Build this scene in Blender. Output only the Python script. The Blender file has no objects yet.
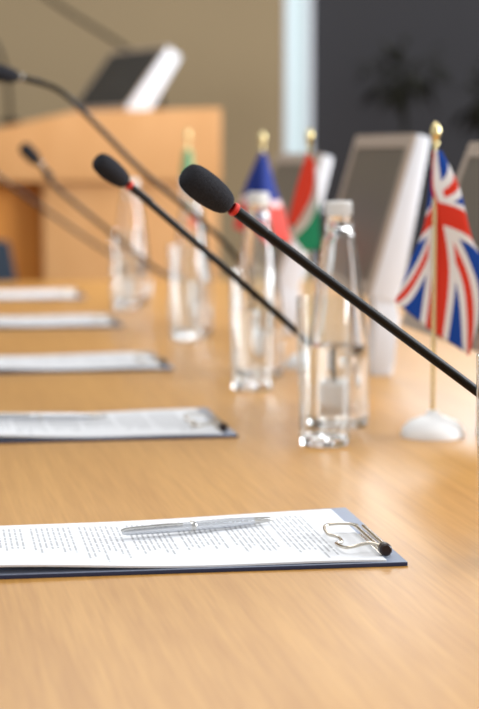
import bpy, bmesh, math, random
from mathutils import Vector, Matrix, noise
random.seed(4)
S = bpy.context.scene
C = S.collection
PI = math.pi
TZ = 0.75                      # table top height
YAW = math.radians(10.2)       # the table runs 10 degrees left of the line of sight
def TW(x, y, z=TZ):            # table frame -> world
    return Vector((x*math.cos(YAW)-y*math.sin(YAW), x*math.sin(YAW)+y*math.cos(YAW), z))

# ------------------------------------------------------------------ materials
def srgb(r, g, b):
    f = lambda c: (c/255/12.92) if c/255 <= .04045 else ((c/255+.055)/1.055)**2.4
    return (f(r), f(g), f(b), 1)
def mat(name, col, rough=.5, metal=0, spec=.5, noise_amt=.06, scale=40, bump=0, trans=0, ior=1.45, coat=0, sheen=0):
    m = bpy.data.materials.new(name); m.use_nodes = True
    nt = m.node_tree; p = nt.nodes['Principled BSDF']
    p.inputs['Roughness'].default_value = rough
    p.inputs['Metallic'].default_value = metal
    p.inputs['Specular IOR Level'].default_value = spec
    p.inputs['Transmission Weight'].default_value = trans
    p.inputs['IOR'].default_value = ior
    p.inputs['Coat Weight'].default_value = coat
    p.inputs['Sheen Weight'].default_value = sheen
    p.inputs['Base Color'].default_value = col
    if trans: return m
    tc = nt.nodes.new('ShaderNodeTexCoord')
    nz = nt.nodes.new('ShaderNodeTexNoise'); nz.inputs['Scale'].default_value = scale
    nz.inputs['Detail'].default_value = 4
    nt.links.new(tc.outputs['Object'], nz.inputs['Vector'])
    mx = nt.nodes.new('ShaderNodeMix'); mx.data_type = 'RGBA'
    mx.inputs[6].default_value = tuple(c*(1-noise_amt) for c in col[:3])+(1,)
    mx.inputs[7].default_value = tuple(min(1, c*(1+noise_amt)) for c in col[:3])+(1,)
    nt.links.new(nz.outputs['Fac'], mx.inputs[0]); nt.links.new(mx.outputs[2], p.inputs['Base Color'])
    if bump:
        b = nt.nodes.new('ShaderNodeBump'); b.inputs['Strength'].default_value = bump; b.inputs['Distance'].default_value = .001
        nt.links.new(nz.outputs['Fac'], b.inputs['Height']); nt.links.new(b.outputs['Normal'], p.inputs['Normal'])
    return m
def wood(name, c1, c2, rough=.35, spec=.4, scale=(60, 3, 60)):
    m = mat(name, c1, rough, spec=spec)
    nt = m.node_tree; p = nt.nodes['Principled BSDF']
    tc = nt.nodes.new('ShaderNodeTexCoord'); mp = nt.nodes.new('ShaderNodeMapping')
    mp.inputs['Scale'].default_value = scale
    n1 = nt.nodes.new('ShaderNodeTexNoise'); n1.inputs['Scale'].default_value = 1; n1.inputs['Detail'].default_value = 5
    n1.inputs['Distortion'].default_value = .4
    mp2 = nt.nodes.new('ShaderNodeMapping'); mp2.inputs['Scale'].default_value = tuple(s*5 for s in scale)
    n2 = nt.nodes.new('ShaderNodeTexNoise'); n2.inputs['Scale'].default_value = 1; n2.inputs['Detail'].default_value = 3
    for a, b in ((mp, n1), (mp2, n2)):
        nt.links.new(tc.outputs['Object'], a.inputs['Vector']); nt.links.new(a.outputs['Vector'], b.inputs['Vector'])
    ad = nt.nodes.new('ShaderNodeMath'); ad.operation = 'ADD'
    nt.links.new(n1.outputs['Fac'], ad.inputs[0]); nt.links.new(n2.outputs['Fac'], ad.inputs[1])
    mr = nt.nodes.new('ShaderNodeMapRange'); mr.inputs['From Min'].default_value = .7; mr.inputs['From Max'].default_value = 1.3
    nt.links.new(ad.outputs[0], mr.inputs['Value'])
    mx = nt.nodes.new('ShaderNodeMix'); mx.data_type = 'RGBA'
    mx.inputs[6].default_value = c1; mx.inputs[7].default_value = c2
    nt.links.new(mr.outputs[0], mx.inputs[0]); nt.links.new(mx.outputs[2], p.inputs['Base Color'])
    return m

M = {}
M['table'] = wood('oak_veneer', srgb(186, 132, 62), srgb(206, 153, 80), .33, .5, (70, 2.5, 70))
M['podium'] = wood('beech_panel', srgb(200, 147, 93), srgb(208, 156, 103), .5, .3, (4, 40, 1.5))
M['podium_dark'] = wood('deep_beech_panel', srgb(222, 144, 62), srgb(230, 154, 72), .55, .3, (4, 40, 1.5))
M['wall'] = mat('tan_paint', srgb(153, 135, 106), .9, spec=.1, noise_amt=.04, scale=3)
M['dado'] = mat('brown_paint', srgb(130, 112, 92), .9, spec=.1)
M['floor'] = mat('brown_carpet', srgb(120, 100, 82), .95, spec=.1, scale=200, noise_amt=.2)
M['pane'] = mat('dark_tinted_glass', srgb(50, 49, 52), .28, spec=.35, noise_amt=.15, scale=1.5)
M['curtain'] = mat('pale_curtain', srgb(232, 242, 244), .8, spec=.1, noise_amt=.05, scale=6)
M['foam'] = mat('black_foam', srgb(46, 46, 50), .95, spec=.15, noise_amt=.6, scale=900, bump=1.0)
M['black'] = mat('black_metal', srgb(18, 14, 13), .42, spec=.22, noise_amt=.05)
M['red'] = mat('red_plastic', srgb(218, 52, 40), .4, noise_amt=.05)
M['chrome'] = mat('chrome', srgb(200, 198, 194), .18, metal=1, noise_amt=.03)
M['nickel'] = mat('warm_nickel', srgb(205, 196, 182), .22, metal=1, noise_amt=.05)
M['pen'] = mat('silver_lacquer', srgb(212, 214, 218), .25, metal=.85, noise_amt=.03)
M['gold'] = mat('pale_gold', srgb(236, 216, 160), .22, metal=.9, noise_amt=.05)
M['white'] = mat('white_plastic', srgb(226, 230, 238), .45, spec=.4, noise_amt=.02)
M['bezel'] = mat('taupe_bezel', srgb(170, 155, 141), .55, noise_amt=.03)
M['screen'] = mat('matte_display', srgb(98, 92, 84), .42, spec=.4, noise_amt=.04, scale=5)
M['screen_dark'] = mat('switched_off_display', srgb(48, 48, 48), .5, spec=.3, noise_amt=.05, scale=5)
M['board_top'] = mat('slate_blue_vinyl', srgb(140, 148, 166), .5, noise_amt=.08, scale=300, bump=.2)
M['board_edge'] = mat('navy_edge', srgb(44, 52, 84), .5, noise_amt=.05)
M['rubber'] = mat('dark_brown_rubber', srgb(34, 18, 20), .35, noise_amt=.1)
M['marble'] = mat('white_stone', srgb(246, 246, 246), .35, noise_amt=.03, scale=30)
M['cap'] = mat('white_cap', srgb(226, 224, 220), .35, spec=.5, noise_amt=.03)
M['glass'] = mat('clear_glass', (1, 1, 1, 1), .01, trans=1, ior=1.45)
def thin_glass(name):
    m = bpy.data.materials.new(name); m.use_nodes = True; nt = m.node_tree
    nt.nodes.remove(nt.nodes['Principled BSDF'])
    tr = nt.nodes.new('ShaderNodeBsdfTransparent'); tr.inputs[0].default_value = (.975, .985, .985, 1)
    gl = nt.nodes.new('ShaderNodeBsdfGlossy'); gl.inputs['Roughness'].default_value = .03
    lw = nt.nodes.new('ShaderNodeLayerWeight')
    fr = nt.nodes.new('ShaderNodeMath'); fr.operation = 'MULTIPLY_ADD'; fr.inputs[1].default_value = .9; fr.inputs[2].default_value = .045
    pw = nt.nodes.new('ShaderNodeMath'); pw.operation = 'POWER'; pw.inputs[1].default_value = 3.0
    nt.links.new(lw.outputs['Facing'], pw.inputs[0]); nt.links.new(pw.outputs[0], fr.inputs[0])
    mx = nt.nodes.new('ShaderNodeMixShader')
    nt.links.new(fr.outputs[0], mx.inputs[0]); nt.links.new(tr.outputs[0], mx.inputs[1]); nt.links.new(gl.outputs[0], mx.inputs[2])
    nt.links.new(mx.outputs[0], nt.nodes['Material Output'].inputs[0]); return m
M['thin_glass'] = thin_glass('thin_clear_glass')
M['water'] = mat('clear_water', (1, 1, 1, 1), .0, trans=1, ior=1.33)
M['leaf'] = mat('dark_leaf', srgb(38, 38, 32), .9, spec=.05, noise_amt=.4, scale=30)
M['pot'] = mat('charcoal_pot', srgb(52, 50, 48), .6)
M['base_grey'] = mat('light_grey_plastic', srgb(222, 222, 224), .45)
M['fabric'] = mat('dark_blue_fabric', srgb(40, 50, 62), .9, noise_amt=.2, scale=300)

def uv_nodes(m):
    nt = m.node_tree
    uv = nt.nodes.new('ShaderNodeUVMap'); uv.uv_map = 'UVMap'
    sp = nt.nodes.new('ShaderNodeSeparateXYZ'); nt.links.new(uv.outputs[0], sp.inputs[0])
    return nt, sp.outputs[0], sp.outputs[1]
def mth(nt, op, a, b=None, c=None):
    n = nt.nodes.new('ShaderNodeMath'); n.operation = op
    for i, v in enumerate((a, b, c)):
        if v is None: continue
        if isinstance(v, (int, float)): n.inputs[i].default_value = v
        else: nt.links.new(v, n.inputs[i])
    return n.outputs[0]
def cmix(nt, fac, a, b):
    n = nt.nodes.new('ShaderNodeMix'); n.data_type = 'RGBA'
    nt.links.new(fac, n.inputs[0])
    for i, v in ((6, a), (7, b)):
        if isinstance(v, tuple): n.inputs[i].default_value = v
        else: nt.links.new(v, n.inputs[i])
    return n.outputs[2]
def cloth_base(name):
    m = mat(name, (1, 1, 1, 1), .7, spec=.2, noise_amt=0, scale=400, bump=.15)
    return m
def union_mat():
    m = cloth_base('union_flag_cloth'); nt, u, v = uv_nodes(m)
    A = mth(nt, 'MULTIPLY', mth(nt, 'SUBTRACT', u, .5), 2.0); B = mth(nt, 'SUBTRACT', v, .5)
    aA = mth(nt, 'ABSOLUTE', A); aB = mth(nt, 'ABSOLUTE', B)
    d = mth(nt, 'MULTIPLY', mth(nt, 'ABSOLUTE', mth(nt, 'SUBTRACT', aB, mth(nt, 'MULTIPLY', aA, .5))), .894)
    lt = lambda x, t: mth(nt, 'LESS_THAN', x, t)
    blue, white, red = srgb(26, 72, 164), srgb(240, 240, 242), srgb(226, 62, 44)
    c = cmix(nt, lt(d, .10), blue, white)
    c = cmix(nt, lt(d, .036), c, red)
    c = cmix(nt, mth(nt, 'MAXIMUM', lt(aA, .21), lt(aB, .167)), c, white)
    c = cmix(nt, mth(nt, 'MAXIMUM', lt(aA, .135), lt(aB, .10)), c, red)
    nt.links.new(c, nt.nodes['Principled BSDF'].inputs['Base Color']); return m
def band_mat(name, cols, axis, cuts=(1/3, 2/3)):
    m = cloth_base(name); nt, u, v = uv_nodes(m); w = (u, v)[axis]
    c = cmix(nt, mth(nt, 'GREATER_THAN', w, cuts[0]), cols[0], cols[1])
    c = cmix(nt, mth(nt, 'GREATER_THAN', w, cuts[1]), c, cols[2])
    nt.links.new(c, nt.nodes['Principled BSDF'].inputs['Base Color']); return m
def paper_mat():
    m = mat('printed_paper', srgb(232, 233, 236), .75, spec=.15, noise_amt=0)
    nt, u, v = uv_nodes(m)      # u: 0 at the foot of the page, 1 at the clip; v along a text line
    N = 70.0
    k = mth(nt, 'FLOOR', mth(nt, 'MULTIPLY', u, N)); fr = mth(nt, 'FRACT', mth(nt, 'MULTIPLY', u, N))
    hsh = lambda x, a: mth(nt, 'FRACT', mth(nt, 'ABSOLUTE', mth(nt, 'MULTIPLY', mth(nt, 'SINE', mth(nt, 'MULTIPLY', x, a)), 437.585)))
    r = hsh(k, 12.9898); r2 = hsh(mth(nt, 'FLOOR', mth(nt, 'DIVIDE', k, 9.0)), 78.233)
    line = mth(nt, 'LESS_THAN', mth(nt, 'ABSOLUTE', mth(nt, 'SUBTRACT', fr, .5)), .20)
    end = mth(nt, 'ADD', .60, mth(nt, 'MULTIPLY', mth(nt, 'MULTIPLY', r, mth(nt, 'ADD', r2, .25)), .36))
    vs = mth(nt, 'SUBTRACT', 1.0, v)
    inside = mth(nt, 'MULTIPLY', mth(nt, 'GREATER_THAN', vs, .10), mth(nt, 'LESS_THAN', vs, mth(nt, 'ADD', end, 0.0)))
    pag = mth(nt, 'MULTIPLY', mth(nt, 'GREATER_THAN', u, .06), mth(nt, 'LESS_THAN', u, .90))
    gap = mth(nt, 'GREATER_THAN', mth(nt, 'MODULO', k, 9.0), .5)
    ink = mth(nt, 'GREATER_THAN', mth(nt, 'ADD', mth(nt, 'SINE', mth(nt, 'ADD', mth(nt, 'MULTIPLY', v, 130.0), mth(nt, 'MULTIPLY', r, 40.0))), mth(nt, 'SINE', mth(nt, 'ADD', mth(nt, 'MULTIPLY', v, 83.0), k))), -1.1)
    f = inside
    for t in (line, pag, gap, ink): f = mth(nt, 'MULTIPLY', f, t)
    f = mth(nt, 'MULTIPLY', f, .46)
    c = cmix(nt, f, srgb(232, 233, 236), srgb(70, 70, 78))
    nt.links.new(c, nt.nodes['Principled BSDF'].inputs['Base Color']); return m
M['paper'] = paper_mat()

# ------------------------------------------------------------------ helpers
def add_box(bm, x0, x1, y0, y1, z0, z1, bev=0, seg=2):
    r = bmesh.ops.create_cube(bm, size=1); vs = r['verts']
    for v in vs:
        v.co = Vector(((x0+x1)/2+v.co.x*(x1-x0), (y0+y1)/2+v.co.y*(y1-y0), (z0+z1)/2+v.co.z*(z1-z0)))
    if bev:
        es = list({e for v in vs for e in v.link_edges})
        bmesh.ops.bevel(bm, geom=es, offset=bev, segments=seg, profile=.6, affect='EDGES')
def add_tube(bm, pts, rad, n=16, cap=True, closed=False):
    pts = [Vector(p) for p in pts]
    rads = rad if isinstance(rad, (list, tuple)) else [rad]*len(pts)
    L = len(pts); rings = []; up = None
    for i, p in enumerate(pts):
        if closed: t = pts[(i+1) % L]-pts[i-1]
        else: t = pts[min(i+1, L-1)]-pts[max(i-1, 0)]
        t.normalize()
        if up is None: up = Vector((0, 0, 1)) if abs(t.z) < .9 else Vector((1, 0, 0))
        a = t.cross(up).normalized(); b = a.cross(t).normalized(); up = b
        rings.append([bm.verts.new(p+(a*math.cos(2*PI*k/n)+b*math.sin(2*PI*k/n))*rads[i]) for k in range(n)])
    for i in range(L if closed else L-1):
        r0, r1 = rings[i], rings[(i+1) % L]
        for k in range(n):
            bm.faces.new((r0[k], r0[(k+1) % n], r1[(k+1) % n], r1[k]))
    if cap and not closed:
        bm.faces.new(rings[0][::-1]); bm.faces.new(rings[-1])
def add_lathe(bm, prof, n=40, o=(0, 0, 0)):
    o = Vector(o); rings = []
    for r, z in prof:
        if r < 1e-6: rings.append([bm.verts.new(o+Vector((0, 0, z)))])
        else: rings.append([bm.verts.new(o+Vector((r*math.cos(2*PI*k/n), r*math.sin(2*PI*k/n), z))) for k in range(n)])
    for a, b in zip(rings, rings[1:]):
        for k in range(n):
            q = [a[k % len(a)], a[(k+1) % len(a)], b[(k+1) % len(b)], b[k % len(b)]]
            u = []
            for v in q:
                if v not in u: u.append(v)
            if len(u) > 2: bm.faces.new(u)
def add_prism(bm, poly, y0, y1, bev=0):     # polygon in x,z extruded along y
    a = [bm.verts.new((x, y0, z)) for x, z in poly]; b = [bm.verts.new((x, y1, z)) for x, z in poly]
    fs = [bm.faces.new(a), bm.faces.new(b[::-1])]
    n = len(poly)
    for i in range(n): fs.append(bm.faces.new((a[i], b[i], b[(i+1) % n], a[(i+1) % n])))
    if bev:
        es = list({e for f in fs for e in f.edges})
        bmesh.ops.bevel(bm, geom=es, offset=bev, segments=2, profile=.6, affect='EDGES')
def move(bm, mtx): bmesh.ops.transform(bm, matrix=mtx, verts=bm.verts)
def along(p, d):                # matrix that lays the z axis along d at p
    return Matrix.Translation(p) @ Vector((0, 0, 1)).rotation_difference(Vector(d).normalized()).to_matrix().to_4x4()
def obj(name, bm, m, parent=None, smooth=True, loc=None, ang=35):
    bmesh.ops.recalc_face_normals(bm, faces=bm.faces)
    if smooth:
        for f in bm.faces: f.smooth = True
        for e in bm.edges:
            if len(e.link_faces) == 2 and e.calc_face_angle(0) > math.radians(ang): e.smooth = False
    me = bpy.data.meshes.new(name); bm.to_mesh(me); bm.free()
    o = bpy.data.objects.new(name, me); C.objects.link(o)
    for x in (m if isinstance(m, (list, tuple)) else [m]): me.materials.append(x)
    if parent: o.parent = parent
    if loc is not None: o.location = loc
    return o
def tag(o, label, cat, group=None):
    o['label'] = label; o['category'] = cat
    if group: o['group'] = group
    return o
def thing(name, label, cat, loc=(0, 0, 0), rotz=0, group=None):
    o = bpy.data.objects.new(name, None); C.objects.link(o); o.empty_display_size = .05
    o.location = loc; o.rotation_euler = (0, 0, rotz)
    return tag(o, label, cat, group)
def struct(o): o['kind'] = 'structure'; return o
def dup(root, loc, rotz, label, group=None):
    r = root.copy(); C.objects.link(r); r.location = loc; r.rotation_euler = (0, 0, rotz); r['label'] = label
    if group: r['group'] = group
    for ch in list(root.children):
        c = ch.copy(); C.objects.link(c); c.parent = r
        for g in list(ch.children):
            d = g.copy(); C.objects.link(d); d.parent = c
    return r
def catmull(P, n):
    out = []; L = len(P)
    for i in range(L-1):
        p0, p1, p2, p3 = P[max(i-1, 0)], P[i], P[i+1], P[min(i+2, L-1)]
        for k in range(n):
            t = k/n
            out.append(.5*((2*p1)+(p2-p0)*t+(2*p0-5*p1+4*p2-p3)*t*t+(3*p1-p0-3*p2+p3)*t**3))
    out.append(P[-1].copy()); return out

# ------------------------------------------------------------------ the setting
def box_struct(name, m, *a):
    bm = bmesh.new(); add_box(bm, *a); return struct(obj(name, bm, m, smooth=False))
box_struct('floor', M['floor'], -4, 4.5, -1.5, 7.2, -.05, 0)
box_struct('wall_back', M['wall'], -4, .160, 7.0, 7.2, 0, 3)
box_struct('baseboard_back', M['dado'], -4, .160, 6.985, 7.0, 0, .1)
w = struct(bpy.data.objects.new('window_1', None)); C.objects.link(w); w.location = (2.4, 7.05, 0)
bm = bmesh.new(); add_box(bm, -2.138, 2.1, 0, .02, .02, 2.95); obj('pane', bm, M['pane'], w, False)
bm = bmesh.new()
add_box(bm, -2.138, 2.1, -.03, .05, 0, .06); add_box(bm, -2.138, 2.1, -.03, .05, 2.94, 3.0)
add_box(bm, .9, .96, -.03, .05, .06, 2.94); add_box(bm, 2.04, 2.1, -.03, .05, .06, 2.94)
obj('window_frame', bm, M['pot'], w, False)
# pale strip beside the dark window, assumed a window; emission added to brighten it
m = bpy.data.materials.new('added_glow_pane'); m.use_nodes = True; p = m.node_tree.nodes['Principled BSDF']
p.inputs['Base Color'].default_value = srgb(190, 205, 208); p.inputs['Roughness'].default_value = .3
p.inputs['Emission Color'].default_value = srgb(205, 224, 228); p.inputs['Emission Strength'].default_value = .30
w = struct(bpy.data.objects.new('assumed_window_2', None)); C.objects.link(w); w.location = (.212, 7.02, 0)
bm = bmesh.new(); add_box(bm, -.040, .032, 0, .02, .03, 2.95); obj('pane', bm, m, w, False)
bm = bmesh.new(); add_box(bm, -.050, -.042, -.02, .05, 0, 3.0); add_box(bm, .032, .048, -.02, .05, 0, 3.0); add_box(bm, -.042, .040, -.02, .05, 0, .03); add_box(bm, -.042, .040, -.02, .05, 2.95, 3.0)
obj('window_frame', bm, M['white'], w, False)

# ------------------------------------------------------------------ conference table
tb = thing('conference_table', 'long light oak conference table set with papers, water and flags', 'table', (0, 0, 0), YAW)
bm = bmesh.new(); add_box(bm, -.03, 1.62, .35, 4.56, TZ-.04, TZ, .004)
obj('tabletop', bm, M['table'], tb, ang=50)
for y in (.75, 2.45, 4.1):
    bm = bmesh.new(); add_box(bm, .35, 1.25, y, y+.05, 0, TZ-.04, .003); obj('leg', bm, M['table'], tb, ang=50)
bm = bmesh.new(); add_box(bm, .78, .82, .80, 4.1, .25, TZ-.04, .003); obj('stretcher', bm, M['table'], tb, ang=50)

# ------------------------------------------------------------------ clipboards, papers, pens
CLX, CLY = .32, .222
def fit_taper(x, y):      # warp to fit the view: likely rectangular boards and sheets narrowed at free end
    return .060*(.5-x/CLX)*(.5+y/CLY)
def build_clipboard(label, group):
    t = thing('clipboard', label, 'clipboard', (0, 0, TZ), YAW, group)
    bm = bmesh.new(); add_box(bm, -CLX/2, CLX/2, -CLY/2, CLY/2, 0, .0032, .0006)
    for v in bm.verts:
        v.co.y -= fit_taper(v.co.x, v.co.y)
    b = obj('board', bm, [M['board_edge'], M['board_top']], t, ang=50)
    for p in b.data.polygons:
        if p.normal.z > .9: p.material_index = 1
    # spring bar along the short edge with its rubber ends
    xb, yc = CLX/2-.013, -.046
    bm = bmesh.new(); add_box(bm, xb-.003, xb+.006, yc-.040, yc+.040, .0032, .0040, .0003)
    obj('clip_plate', bm, M['nickel'], t, ang=50)
    bm = bmesh.new()
    add_tube(bm, [(xb+.004, yc+y, .0085) for y in (-.044, 0, .046)], .0017)
    add_tube(bm, [(xb-.003, yc+y, .0098) for y in (-.044, 0, .046)], .0015)
    obj('spring_bar', bm, M['nickel'], t)
    bm = bmesh.new(); add_tube(bm, [(xb+.0005, yc+y, .0090) for y in (-.040, -.0415, -.048, -.0495)], [.0034, .0048, .0048, .0036])
    obj('rubber_end', bm, M['rubber'], t)
    # wire lever that lies over the sheets
    P = [Vector((xb-a, yc+b, c)) for a, b, c in ((.002, -.038, .0105), (.010, -.036, .0120), (.024, -.041, .0105), (.029, -.036, .0095), (.030, -.014, .0080),
         (.024, -.006, .0075), (.024, .010, .0080), (.030, .018, .0090), (.029, .036, .0110), (.022, .041, .0120), (.010, .038, .0125), (.002, .040, .0105))]
    bm = bmesh.new(); add_tube(bm, catmull(P, 5), .0013, 10); obj('wire_lever', bm, M['nickel'], t)
    return t
def lift(u, v):      # height of the sheets over the board: nearly flat at the clip, curling at the free end
    e = max(0, .62-u)/.62
    return .0044+.0032*e*e+.0013*(1+math.sin(u*7.5+.6))*(1-u)**.5*(.35+.65*(1-v))+.0005*(1+math.sin(v*5+u*3))*(1-u)
PX0, PX1, PY0, PY1 = -.152, .145, -.108, .101
def build_paper(label, group):
    nu, nv = 60, 24; bm = bmesh.new(); uvl = bm.loops.layers.uv.new('UVMap'); g = {}; q = {}
    for i in range(nu+1):
        for j in range(nv+1):
            u, v = i/nu, j/nv
            x = PX0+(PX1-PX0)*u; y = PY0+(PY1-PY0)*v
            y -= fit_taper(x, y); z = lift(u, v)
            th = min(.0014, z-.0034)
            g[i, j] = bm.verts.new((x, y, z)); q[i, j] = bm.verts.new((x, y, z-.0014 if z-.0014 > .0033 else .0033))
    def face(vs, uvs):
        f = bm.faces.new(vs)
        for l, c in zip(f.loops, uvs): l[uvl].uv = c
    for i in range(nu):
        for j in range(nv):
            ids = [(i, j), (i+1, j), (i+1, j+1), (i, j+1)]
            face([g[k] for k in ids], [(a/nu, b/nv) for a, b in ids])
            face([q[k] for k in ids[::-1]], [(0, 0)]*4)
    for i in range(nu):
        for j in (0, nv): face([g[i, j], g[i+1, j], q[i+1, j], q[i, j]], [(0, 0)]*4)
    for j in range(nv):
        for i in (0, nu): face([g[i, j], g[i, j+1], q[i, j+1], q[i, j]], [(0, 0)]*4)
    o = obj('printed_sheets', bm, M['paper']); o.location = (0, 0, TZ); o.rotation_euler = (0, 0, YAW)
    return tag(o, label, 'paper', group)
cl_spots = [(.3705, 1.353, -1.5), (.360, 2.005, -.6), (.384, 2.650, .8), (.396, 3.340, -.5), (.396, 4.00, .4)]   # front right corners, table frame
cl_lab = ['slate blue clipboard nearest the viewer, its wire clip in sharp focus',
          'clipboard second from the front, just left of the nearest glass',
          'clipboard third from the front, dark board edge under wavy paper',
          'clipboard fourth from the front, blurred, left of the third bottle',
          'farthest clipboard, blurred, near the podium end of the table']
pa_lab = ['printed sheets in sharp focus on the nearest clipboard under a silver pen',
          'printed sheets on the second clipboard from the front, pen at their left',
          'wavy white sheets on the third clipboard from the front',
          'blurred white sheets on the fourth clipboard from the front',
          'blurred white sheets on the farthest clipboard near the podium']
for i, (x, y, r) in enumerate(cl_spots):
    p = TW(x-CLX/2, y+CLY/2); rz = YAW+math.radians(r)
    if i == 0:
        cl0 = build_clipboard(cl_lab[0], 'clipboards laid out along the table'); pp0 = build_paper(pa_lab[0], 'printed sheets on the clipboards')
        cl0.location = p; pp0.location = p; cl0.rotation_euler.z = rz; pp0.rotation_euler.z = rz
    else:
        dup(cl0, p, rz, cl_lab[i]); dup(pp0, p, rz, pa_lab[i])
def pen(tail, tip, label):
    tail, tip = Vector(tail), Vector(tip); d = (tip-tail); L = d.length
    t = thing('ballpoint_pen', label, 'pen', tail, 0, 'silver pens on the sheets')
    R = along(Vector((0, 0, 0)), d)
    k = L/.138
    bm = bmesh.new(); add_lathe(bm, [(0, .002), (.0022, .002), (.0030, .006), (.0037, .030), (.0041, .065), (.0040, .098), (.0033, .118)], 24); move(bm, R @ Matrix.Scale(k, 4)); obj('barrel', bm, M['pen'], t)
    bm = bmesh.new(); add_lathe(bm, [(.0033, .118), (.0024, .130), (.0013, .136), (.0005, .1385), (0, .1385)], 24); move(bm, R @ Matrix.Scale(k, 4)); obj('tip', bm, M['chrome'], t)
    bm = bmesh.new(); add_lathe(bm, [(.0040, .060), (.0044, .061), (.0044, .064), (.0040, .065)], 24); move(bm, R @ Matrix.Scale(k, 4)); obj('ring', bm, M['chrome'], t)
    # clip on the side that faces the viewer
    dd = d.normalized(); side = Vector((0, 0, 1)).cross(dd).normalized(); side = side if side.y < 0 else -side
    up = (side*.8+Vector((0, 0, 1))*.6).normalized()
    P = [dd*.0+up*.002, dd*.004+up*.0048, dd*.020+up*.0056, dd*.040+up*.0056, dd*.052+up*.0045]
    bm = bmesh.new(); add_tube(bm, catmull([p*k for p in P], 5), .0012*k, 10); obj('pocket_clip', bm, M['chrome'], t)
    return t
pen((-.0910, 1.462, TZ+.0115), (.0280, 1.530, TZ+.0090), 'silver ballpoint pen lying across the nearest printed sheets')
pen((-.280, 2.105, TZ+.0130), (-.146, 2.128, TZ+.0105), 'blurred pen on the sheets of the second clipboard')

# ------------------------------------------------------------------ microphones
def microphone(head, pts, base, label, ring='red', bw=.062, scale=1.0):
    """head: centre of the foam; pts: gooseneck from the foam down; base: point on the table"""
    head = Vector(head); base = Vector((base[0], base[1], TZ))
    t = thing('gooseneck_microphone', label, 'microphone', base, 0, 'gooseneck microphones along the table')
    P = [Vector(p) for p in pts]
    d = (head-P[0]).normalized()
    s = scale
    top = base+Vector((0, 0, .030))
    path = catmull(P+[top+Vector((0, 0, .035)), top-Vector((0, 0, .004))], 10)
    loc = [p-base for p in path]
    bm = bmesh.new(); add_tube(bm, loc, [.0037*s]*len(loc), 16); g = obj('gooseneck', bm, M['black'], t)
    # collar below the foam
    hl = head-base; a = hl-d*(.0265*s)
    bm = bmesh.new(); add_lathe(bm, [(0, 0), (.0042*s, 0), (.0042*s, .026*s), (.0038*s, .028*s), (0, .028*s)], 20); move(bm, along(a, -d)); obj('capsule_collar', bm, M['black'], t)
    bm = bmesh.new(); add_lathe(bm, [(.0040*s, 0), (.0049*s, .0006*s), (.0051*s, .0032*s), (.0040*s, .0040*s)], 24); move(bm, along(hl-d*(.0228*s), -d))
    obj('light_ring', bm, M['red'] if ring == 'red' else M['chrome'], t)
    prof = []
    L, R = .0415*s, .0112*s
    for i in range(25):
        th = PI*i/24
        z = -math.cos(th); r = math.sin(th)**.44
        r *= (1.0+.09*z)
        prof.append((0 if i in (0, 24) else R*r, z*L/2))
    bm = bmesh.new(); add_lathe(bm, prof, 40)
    for v in bm.verts: v.co *= 1+.016*noise.noise(v.co*700)
    move(bm, along(hl, d)); obj('foam_windscreen', bm, M['foam'], t)
    bm = bmesh.new(); add_box(bm, -bw/2, bw/2, -bw*.6, bw*.6, 0, .030, .005, 3); move(bm, Matrix.Rotation(YAW, 4, 'Z')); b = obj('base', bm, M['base_grey'], t, ang=50)
    bm = bmesh.new(); add_box(bm, -bw*.2, bw*.2, -bw*.5, -bw*.34, .0295, .0325, .001); move(bm, Matrix.Rotation(YAW, 4, 'Z')); obj('talk_button', bm, M['chrome'], b, ang=50)
    return t
microphone((-.0222, 1.34, 1.0250), [(-.0020, 1.35, 1.0096), (.0885, 1.395, .9406), (.1793, 1.44, .8714), (.235, 1.470, .827)], (.280, 1.50),
           'sharply focused black foam microphone with red ring, foremost of the row')
microphone((-.1280, 1.95, 1.0320), [(-.1085, 1.962, 1.0155), (-.035, 2.02, .9480), (.0630, 2.13, .8540), (.090, 2.225, .818)], (.1235, 2.30),
           'black microphone left behind the foremost one, its rod passing behind the nearest bottle', bw=.045)
microphone((-.3130, 2.60, 1.1545), [(-.2880, 2.61, 1.1490), (-.242, 2.62, 1.1337), (-.204, 2.65, 1.098), (-.1385, 2.70, 1.029), (-.070, 2.75, .968), (-.0036, 2.80, .8985)], (.0170, 2.90),
           'tall bent microphone with silver collar at the upper left, above the others', 'chrome', .045, 1.0)
microphone((-.3430, 3.20, 1.0480), [(-.3270, 3.21, 1.0300), (-.301, 3.22, .992), (-.220, 3.30, .917), (-.148, 3.40, .848)], (-.1016, 3.50),
           'small blurred microphone before the podium, its whole head in view at left', 'black', .045)
microphone((-.4950, 3.80, 1.0250), [(-.4760, 3.81, 1.0080), (-.383, 3.88, .934), (-.267, 4.0, .844)], (-.213, 4.12),
           'farthest table microphone, only its blurred rod crossing the left edge of the photo', 'black', .045)

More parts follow.
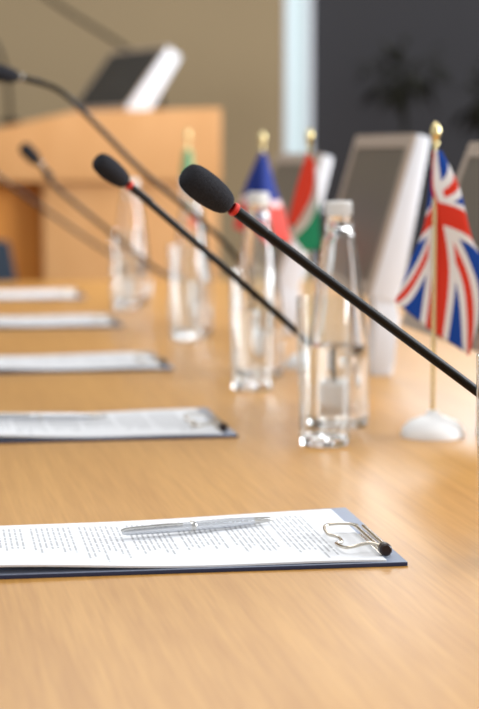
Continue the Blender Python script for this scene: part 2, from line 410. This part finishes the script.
# ------------------------------------------------------------------ bottles and glasses
def build_bottle(label):
    t = thing('water_bottle', label, 'bottle', (0, 0, TZ), 0, 'clear glass water bottles')
    outer = [(0, .004), (.020, .003), (.027, 0), (.0315, .001), (.0338, .006), (.0342, .02), (.0342, .073), (.0332, .092), (.0298, .118), (.0262, .148), (.0228, .177), (.0185, .204), (.0146, .218), (.0158, .221), (.0158, .2235), (.0140, .226), (.0140, .242)]
    inner = [(.0116, .242), (.0116, .226), (.0126, .220), (.0160, .204), (.0204, .177), (.0238, .148), (.0274, .118), (.0308, .092), (.0318, .073), (.0318, .02), (.0300, .010), (.022, .008), (0, .009)]
    bm = bmesh.new(); add_lathe(bm, outer+inner, 48); obj('bottle_glass', bm, M['glass'], t, ang=60)
    e = .0003; lvl = .090
    wp = [(0, .009-e), (.022, .008-e), (.0300+e, .010), (.0318+e, .02), (.0318+e, .073), (.0311+e, .087), (.0309, lvl), (0, lvl)]
    bm = bmesh.new(); add_lathe(bm, wp, 48); obj('water', bm, M['water'], t, ang=50)
    bm = bmesh.new(); n = 48
    add_lathe(bm, [(0, .2425), (.0143, .2425), (.0143, .2330), (.0150, .2320), (.0150, .2335), (.0148, .2345), (.0150, .2440), (.0143, .2465), (.0128, .2475), (0, .2475)], n)
    obj('screw_cap', bm, M['cap'], t, ang=40)
    return t
b_spots = [(.1085, 2.125), (.0250, 2.610), (-.0790, 3.210), (-.2160, 3.87)]
b_lab = ['clear glass water bottle with white cap nearest the viewer, behind a tumbler',
         'second water bottle from the front, in front of the blue and red flag',
         'third water bottle from the front, before the narrow green white and red flag',
         'farthest water bottle, faint and blurred against the podium']
g_spots = [(.2025, 1.405), (.0880, 1.985), (.0165, 2.455), (-.0850, 3.11), (-.2180, 3.70)]
g_lab = ['clear glass tumbler cut off by the right edge of the photo',
         'clear glass tumbler in front of the nearest water bottle',
         'clear tumbler standing in front of the second water bottle',
         'blurred tumbler standing in front of the third water bottle',
         'farthest tumbler, blurred, in front of the last bottle']
def build_glass(label):
    t = thing('glass_tumbler', label, 'glass', (0, 0, TZ), 0, 'clear glass tumblers')
    prof = [(.0250, .0100), (.0260, .0102), (.0302, .152), (.0298, .1535), (.0290, .1535), (.0284, .152), (.0246, .016), (.0240, .0115), (.0250, .0100)]
    bm = bmesh.new(); add_lathe(bm, prof, 48); obj('tumbler_wall', bm, M['thin_glass'], t, ang=60)
    bm = bmesh.new(); add_lathe(bm, [(0, .0012), (.020, .0008), (.0236, .0002), (.0249, .0016), (.0255, .006), (.0257, .0095), (.0246, .0108), (.0225, .0112), (0, .0108)], 48); obj('heavy_foot', bm, M['glass'], t, ang=60)
    return t
for i, (x, y) in enumerate(b_spots):
    if i == 0: bt = build_bottle(b_lab[0]); bt.location = (x, y, TZ)
    else: dup(bt, (x, y, TZ), i*.7, b_lab[i])
for i, (x, y) in enumerate(g_spots):
    if i == 0: gl = build_glass(g_lab[0]); gl.location = (x, y, TZ)
    else: dup(gl, (x, y, TZ), i*.9, g_lab[i])

# ------------------------------------------------------------------ desk flags
def flag(pos, H, rows, m, label, baser=.034):
    """rows: control grid (metres right of pole, behind pole, above table); u runs down the rows, v across"""
    t = thing('desk_flag', label, 'flag', (pos[0], pos[1], TZ), 0, 'desk flags along the table')
    bm = bmesh.new()
    add_lathe(bm, [(0, 0), (baser, 0), (baser, .004), (baser*.93, .010), (baser*.74, .0165), (baser*.42, .021), (.008, .0235), (.005, .028), (0, .028)], 40)
    obj('base', bm, M['marble'], t, ang=50)
    bm = bmesh.new(); add_tube(bm, [(0, 0, .024), (0, 0, H*.5), (0, 0, H-.020)], .0023, 14); obj('pole', bm, M['gold'], t)
    bm = bmesh.new(); add_lathe(bm, [(0, 0), (.0040, .0005), (.0040, .003), (.0028, .0045), (.0046, .008), (.0056, .013), (.0050, .018), (.0028, .0225), (0, .0245)], 20, (0, 0, H-.0245)); obj('finial', bm, M['gold'], t)
    G = [[Vector(p) for p in r] for r in rows]
    cols = [catmull(r, 10) for r in G]                       # refine across
    nc = len(cols[0])
    grid = [catmull([c[j] for c in cols], 12) for j in range(nc)]   # grid[j][i]
    nr = len(grid[0])
    bm = bmesh.new(); uvl = bm.loops.layers.uv.new('UVMap')
    V = [[bm.verts.new(grid[j][i]) for i in range(nr)] for j in range(nc)]
    for j in range(nc-1):
        for i in range(nr-1):
            f = bm.faces.new((V[j][i], V[j+1][i], V[j+1][i+1], V[j][i+1]))
            for l, (a, b) in zip(f.loops, ((j, i), (j+1, i), (j+1, i+1), (j, i+1))): l[uvl].uv = (b/(nr-1), a/(nc-1))
    o = obj('flag_cloth', bm, m, t, ang=180)
    s = o.modifiers.new('thick', 'SOLIDIFY'); s.thickness = .0006
    return t
# union flag: gathered at the top of its pole, fanning out below
k = 1/(2.955*933)
R0 = [[(118, 78, .006), (126, 76, .009), (123, 75, .006), (122, 74, -.0035), (141, 76, -.004), (130, 80, .004)],
      [(113, 185, .016), (128, 182, .018), (120, 178, .010), (119, 174, -.0045), (192, 180, -.008), (160, 186, .006)],
      [(96, 300, .014), (108, 276, .011), (121, 256, .007), (140, 250, -.005), (210, 280, -.012), (230, 325, -.003)],
      [(54, 408, .012), (80, 412, .011), (122, 414, .008), (168, 424, -.001), (226, 442, -.009), (277, 450, -.008)],
      [(14, 515, .014), (54, 548, .010), (104, 588, .007), (152, 622, .003), (194, 646, -.003), (228, 670, -.004)]]
rows = [[((x-125)*k, dp, .3225-(y-20)*k+.0) for x, y, dp in r] for r in R0]
flag((.2055, 2.045), .333, rows, union_mat(), 'red white and blue crossed desk flag on gold pole at right')
k = 2.71/1940
R0 = [[(306, 150, 0), (314, 160, -.006), (318, 190, .004), (319, 225, .003)],
      [(296, 184, .004), (311, 190, -.010), (308, 214, .004), (319, 244, .006)],
      [(287, 220, .006), (294, 223, -.004), (293, 232, .006), (304, 248, .010)]]
rows = [[((x-309)*k, dp-.013, .30-(y-150)*k) for x, y, dp in r] for r in R0]
red, wht, grn, blu = srgb(226, 66, 44), srgb(240, 238, 238), srgb(48, 160, 116), srgb(36, 54, 128)
flag((.0970, 2.71), .334, rows, band_mat('tricolour_cloth', (red, wht, grn), 1, (.36, .72)), 'red white and green desk flag left of the nearest bottle')
k = 3.04/1940
R0 = [[(259, 150, 0), (262, 149, -.005), (266, 150, 0)],
      [(246, 180, .006), (261, 184, -.012), (276, 186, .006)],
      [(239, 203, .008), (262, 208, -.010), (284, 208, .010)],
      [(233, 224, .008), (262, 236, -.008), (291, 240, .010)]]
rows = [[((x-262)*k, dp-.004, .30-(y-150)*k) for x, y, dp in r] for r in R0]
flag((.0353, 3.04), .334, rows, band_mat('banded_cloth', (blu, srgb(232, 205, 205), srgb(214, 84, 76)), 0, (.50, .60)), 'dark blue and red desk flag behind the second bottle')
k = 3.79/1940
R0 = [[(184, 148, 0), (188, 147, -.005), (192, 148, 0)],
      [(181, 172, .004), (189, 174, -.010), (195, 172, .004)],
      [(182, 196, .004), (190, 200, -.012), (199, 199, .004)],
      [(183, 222, .004), (192, 226, -.010), (203, 224, .006)]]
rows = [[((x-188)*k, dp-.004, .302-(y-150)*k) for x, y, dp in r] for r in R0]
flag((-.1006, 3.79), .346, rows, band_mat('pale_banded_cloth', (srgb(120, 170, 128), wht, srgb(220, 96, 70)), 0, (.36, .68)), 'narrow green white and red desk flag beside the podium')

# ------------------------------------------------------------------ monitors
def monitor(near, zb, tilt, yaw, L, H, label, foot=TZ, screen='screen', tk0=.042, tk1=.024):
    """near: bottom front corner of the end that faces the viewer; the screen faces left"""
    t = thing('monitor', label, 'monitor', (near[0], near[1], foot), yaw, 'white monitors with dark screens')
    c, s = math.cos(tilt), math.sin(tilt); h0 = zb-foot
    R = Matrix.Translation((0, 0, h0)) @ Matrix.Rotation(tilt, 4, 'Y')
    bm = bmesh.new(); add_prism(bm, [(.004, 0), (tk0, 0), (tk0, .05), (tk1, H), (.004, H)], 0, L, .004); move(bm, R); obj('casing', bm, M['white'], t, ang=40)
    bz = .020 if screen == 'screen' else .007
    bm = bmesh.new()
    for a in ((.001, L-.001, .001, bz), (.001, L-.001, H-bz, H-.001), (.001, bz, bz, H-bz), (L-bz, L-.001, bz, H-bz)):
        add_box(bm, 0, .0045, a[0], a[1], a[2], a[3])
    move(bm, R); obj('bezel', bm, M['bezel'], t, ang=40)
    bm = bmesh.new(); add_box(bm, .0015, .0045, bz, L-bz, bz, H-bz); move(bm, R); obj('screen', bm, M[screen], t, ang=40)
    if h0 > .03:
        for y in (.002,):      # bracket and foot below the end that faces the viewer
            bm = bmesh.new()
            add_prism(bm, [(.006, h0+.004), (.036, h0+.012), (.046, h0-.030), (.036, .022), (.036, 0), (.008, 0), (.010, .030), (.016, h0-.030)], y, y+.04, .003)
            obj('stand_leg', bm, M['white'], t, ang=40)
    else:
        bm = bmesh.new(); add_prism(bm, [(.02, .012), (.06, .09), (.075, .09), (.11, 0), (0.02, 0)], L*.3, L*.7, .002); obj('stand', bm, M['pot'], t, ang=40)
    return t
monitor((.172, 2.60), .858, math.radians(16), YAW, .33, .228, 'white edged monitor with grey screen, behind the crossed flag')
monitor((.252, 2.02), .842, math.radians(21), math.radians(9.8), .335, .238, 'monitor cut off by the right edge of the photo')
monitor((.058, 3.21), .838, math.radians(20), YAW, .36, .226, 'white monitor behind the red white and green flag')

# ------------------------------------------------------------------ podium desk with its monitor, microphones and chair
PR = Vector((-.048, 5.22, 0))
pd = thing('podium', 'light beech podium beyond the far end of the conference table', 'podium', PR, YAW)
bm = bmesh.new(); add_prism(bm, [(0, .975), (0, 1.170), (-.40, 1.158), (-.62, 1.108), (-.95, 1.05), (-1.4, 1.0), (-1.4, .975)], 0, .03, .002); obj('side_fascia', bm, M['podium'], pd, ang=30)
bm = bmesh.new(); add_prism(bm, [(0, 1.150), (0, 1.170), (-.40, 1.158), (-.62, 1.108), (-.95, 1.05), (-1.4, 1.0), (-1.4, .98), (-.95, 1.03), (-.62, 1.088), (-.40, 1.138)], .031, .75, .002); obj('desktop', bm, M['podium'], pd, ang=30)
bm = bmesh.new(); add_box(bm, -.475, -.004, .026, .75, 0, .974, .002); obj('pedestal', bm, M['podium'], pd, ang=40)
bm = bmesh.new(); add_box(bm, -1.36, -.476, .10, .13, 0, .974, .002); obj('modesty_panel', bm, M['podium_dark'], pd, ang=40)
bm = bmesh.new(); add_box(bm, -1.4, -1.37, .002, .75, 0, .974, .002); obj('leg_panel', bm, M['podium_dark'], pd, ang=40)
monitor((-.315, 5.40), 1.176, math.radians(37), math.radians(26), .42, .215, 'white edged monitor with black screen standing on the podium', foot=1.167, screen='screen_dark', tk0=.064, tk1=.052)
def lectern_mic(pts, label):
    P = [Vector(p) for p in pts]; b = P[-1]
    t = thing('lectern_microphone', label, 'microphone', b, 0, 'thin microphones on the podium')
    bm = bmesh.new(); add_tube(bm, catmull([p-b+Vector((0, 0, .012)) for p in P], 8), .0062, 12); obj('gooseneck', bm, M['black'], t)
    bm = bmesh.new(); add_lathe(bm, [(0, 0), (.03, 0), (.03, .010), (.022, .018), (0, .018)], 24); obj('base', bm, M['black'], t)
    d = (P[0]-P[1]).normalized()
    bm = bmesh.new(); add_lathe(bm, [(0, -.03), (.012, -.026), (.014, 0), (.012, .028), (0, .034)], 24); move(bm, along(P[0]-b+Vector((0, 0, .012)), d)); obj('foam_windscreen', bm, M['foam'], t)
lectern_mic([(-.68, 5.88, 1.595), (-.56, 5.88, 1.49), (-.32, 5.88, 1.335), (-.245, 5.88, 1.240), (-.235, 5.88, 1.169)], 'thin podium microphone rising to the upper left behind the podium monitor')
lectern_mic([(-.78, 5.60, 1.42), (-.700, 5.62, 1.35), (-.672, 5.66, 1.24), (-.668, 5.68, 1.15), (-.668, 5.70, 1.1300)], 'thin upright podium microphone at the left edge of the photo')
ch = thing('office_chair', 'dark blue chair at the left edge, between table and podium', 'chair', (-.725, 4.96, 0), math.radians(194))
bm = bmesh.new(); add_box(bm, -.22, .22, -.03, .35, .42, .48, .02, 3); obj('seat', bm, M['fabric'], ch)
bm = bmesh.new(); add_prism(bm, [(-.20, .50), (.225, .50), (.20, .72), (.165, .825), (-.14, .825)], -.06, -.02, .012); obj('backrest', bm, M['fabric'], ch)
bm = bmesh.new(); add_box(bm, -.04, .04, -.05, -.021, .41, .52, .004); obj('back_support', bm, M['black'], ch)
for sx in (-1, 1):
    for y in (0, .32):
        bm = bmesh.new(); add_tube(bm, [(sx*.20, y, 0), (sx*.19, y, .42)], [.012, .015], 12); obj('leg', bm, M['black'], ch)

# ------------------------------------------------------------------ tall plants before the dark window
def plant(x, y, zc, R, label, seed):
    rnd = random.Random(seed)
    t = thing('potted_plant', label, 'plant', (x, y, 0), 0, 'potted plants by the dark window')
    bm = bmesh.new(); add_lathe(bm, [(0, 0), (.08, 0), (.11, .26), (.12, .28), (.108, .28), (.10, .27), (0, .27)], 28); obj('pot', bm, M['pot'], t)
    bm = bmesh.new(); add_tube(bm, [(0, 0, .26), (.01, 0, .7), (0, 0, zc)], [.014, .011, .006], 10); obj('stem', bm, M['leaf'], t)
    bm = bmesh.new()
    for i in range(90):
        d = Vector((rnd.gauss(0, 1), rnd.gauss(0, 1), rnd.gauss(0, .9))).normalized()
        p = Vector((0, 0, zc))+Vector((d.x*R[0], d.y*R[0], d.z*R[1]))*rnd.uniform(.15, .95)
        L = rnd.uniform(.05, .09); w_ = L*.38
        side = d.cross(Vector((0, 0, 1))).normalized()
        dn = Vector((0, 0, -.35))
        pts = [p, p+d*L*.5+side*w_*.5, p+(d+dn)*L, p+d*L*.5-side*w_*.5, p+d*L*.5+Vector((0, 0, .006))]
        v = [bm.verts.new(q) for q in pts]
        for a, b in ((0, 1), (1, 2), (2, 3), (3, 0)): bm.faces.new((v[a], v[b], v[4]))
    o = obj('foliage', bm, M['leaf'], t, ang=180)
    s = o.modifiers.new('thick', 'SOLIDIFY'); s.thickness = .001
plant(.535, 6.35, 1.30, (.13, .10), 'dark leafy plant before the dark window, above the grey monitor', 3)
plant(.775, 6.00, 1.22, (.10, .12), 'dark leafy plant cut off by the right edge, before the dark window', 8)

# ------------------------------------------------------------------ light
def area(name, loc, target, sx, sy, e, col):
    l = bpy.data.lights.new(name, 'AREA'); l.shape = 'RECTANGLE'; l.size = sx; l.size_y = sy; l.energy = e; l.color = col
    o = bpy.data.objects.new(name, l); C.objects.link(o); o.location = loc
    o.rotation_euler = (Vector(target)-Vector(loc)).to_track_quat('-Z', 'Y').to_euler()
    return o
area('assumed_window_light_right', (3.6, 3.0, 1.9), (.2, 2.6, .8), 3.5, 1.8, 240, (.90, .95, 1.0))  # assumed window out of view at the right, only its light is built
area('assumed_ceiling_lamp_near', (.2, 1.2, 2.9), (.2, 1.2, 0), 1.6, 1.6, 16, (1, .97, .93))  # assumed lamp, unseen: soft light from above the near table
area('assumed_ceiling_lamp_far', (-.4, 4.6, 2.9), (-.4, 4.6, 0), 1.6, 1.6, 24, (1, .97, .93))  # assumed lamp, unseen: lights the podium end from above
area('added_table_glare_light', (1.25, 6.9, 2.35), (.6, 1.5, .75), 1.9, 1.3, 50, (.95, .97, 1.0))  # added light, no modelled window: gives the pale glare on the table's right
wd = bpy.data.worlds.new('room_light'); S.world = wd; wd.use_nodes = True
bg = wd.node_tree.nodes['Background']; bg.inputs[0].default_value = (.95, .975, 1, 1); bg.inputs[1].default_value = .56

# ------------------------------------------------------------------ camera
cam = bpy.data.cameras.new('camera'); co = bpy.data.objects.new('camera', cam); C.objects.link(co)
co.location = (0, 0, 1.05); co.rotation_euler = (math.radians(90-5.93), 0, 0)
cam.lens = 1940/709*36; cam.sensor_width = 36; cam.sensor_fit = 'AUTO'; cam.clip_start = .05
cam.dof.use_dof = True; cam.dof.focus_distance = 1.46; cam.dof.aperture_fstop = 6.0
S.cycles.max_bounces = 32; S.cycles.transmission_bounces = 32; S.cycles.glossy_bounces = 12
S.camera = co
S.view_settings.view_transform = 'Standard'; S.view_settings.look = 'None'
S.view_settings.gamma = 1; S.view_settings.use_curve_mapping = False
S.view_settings.exposure = 0.24
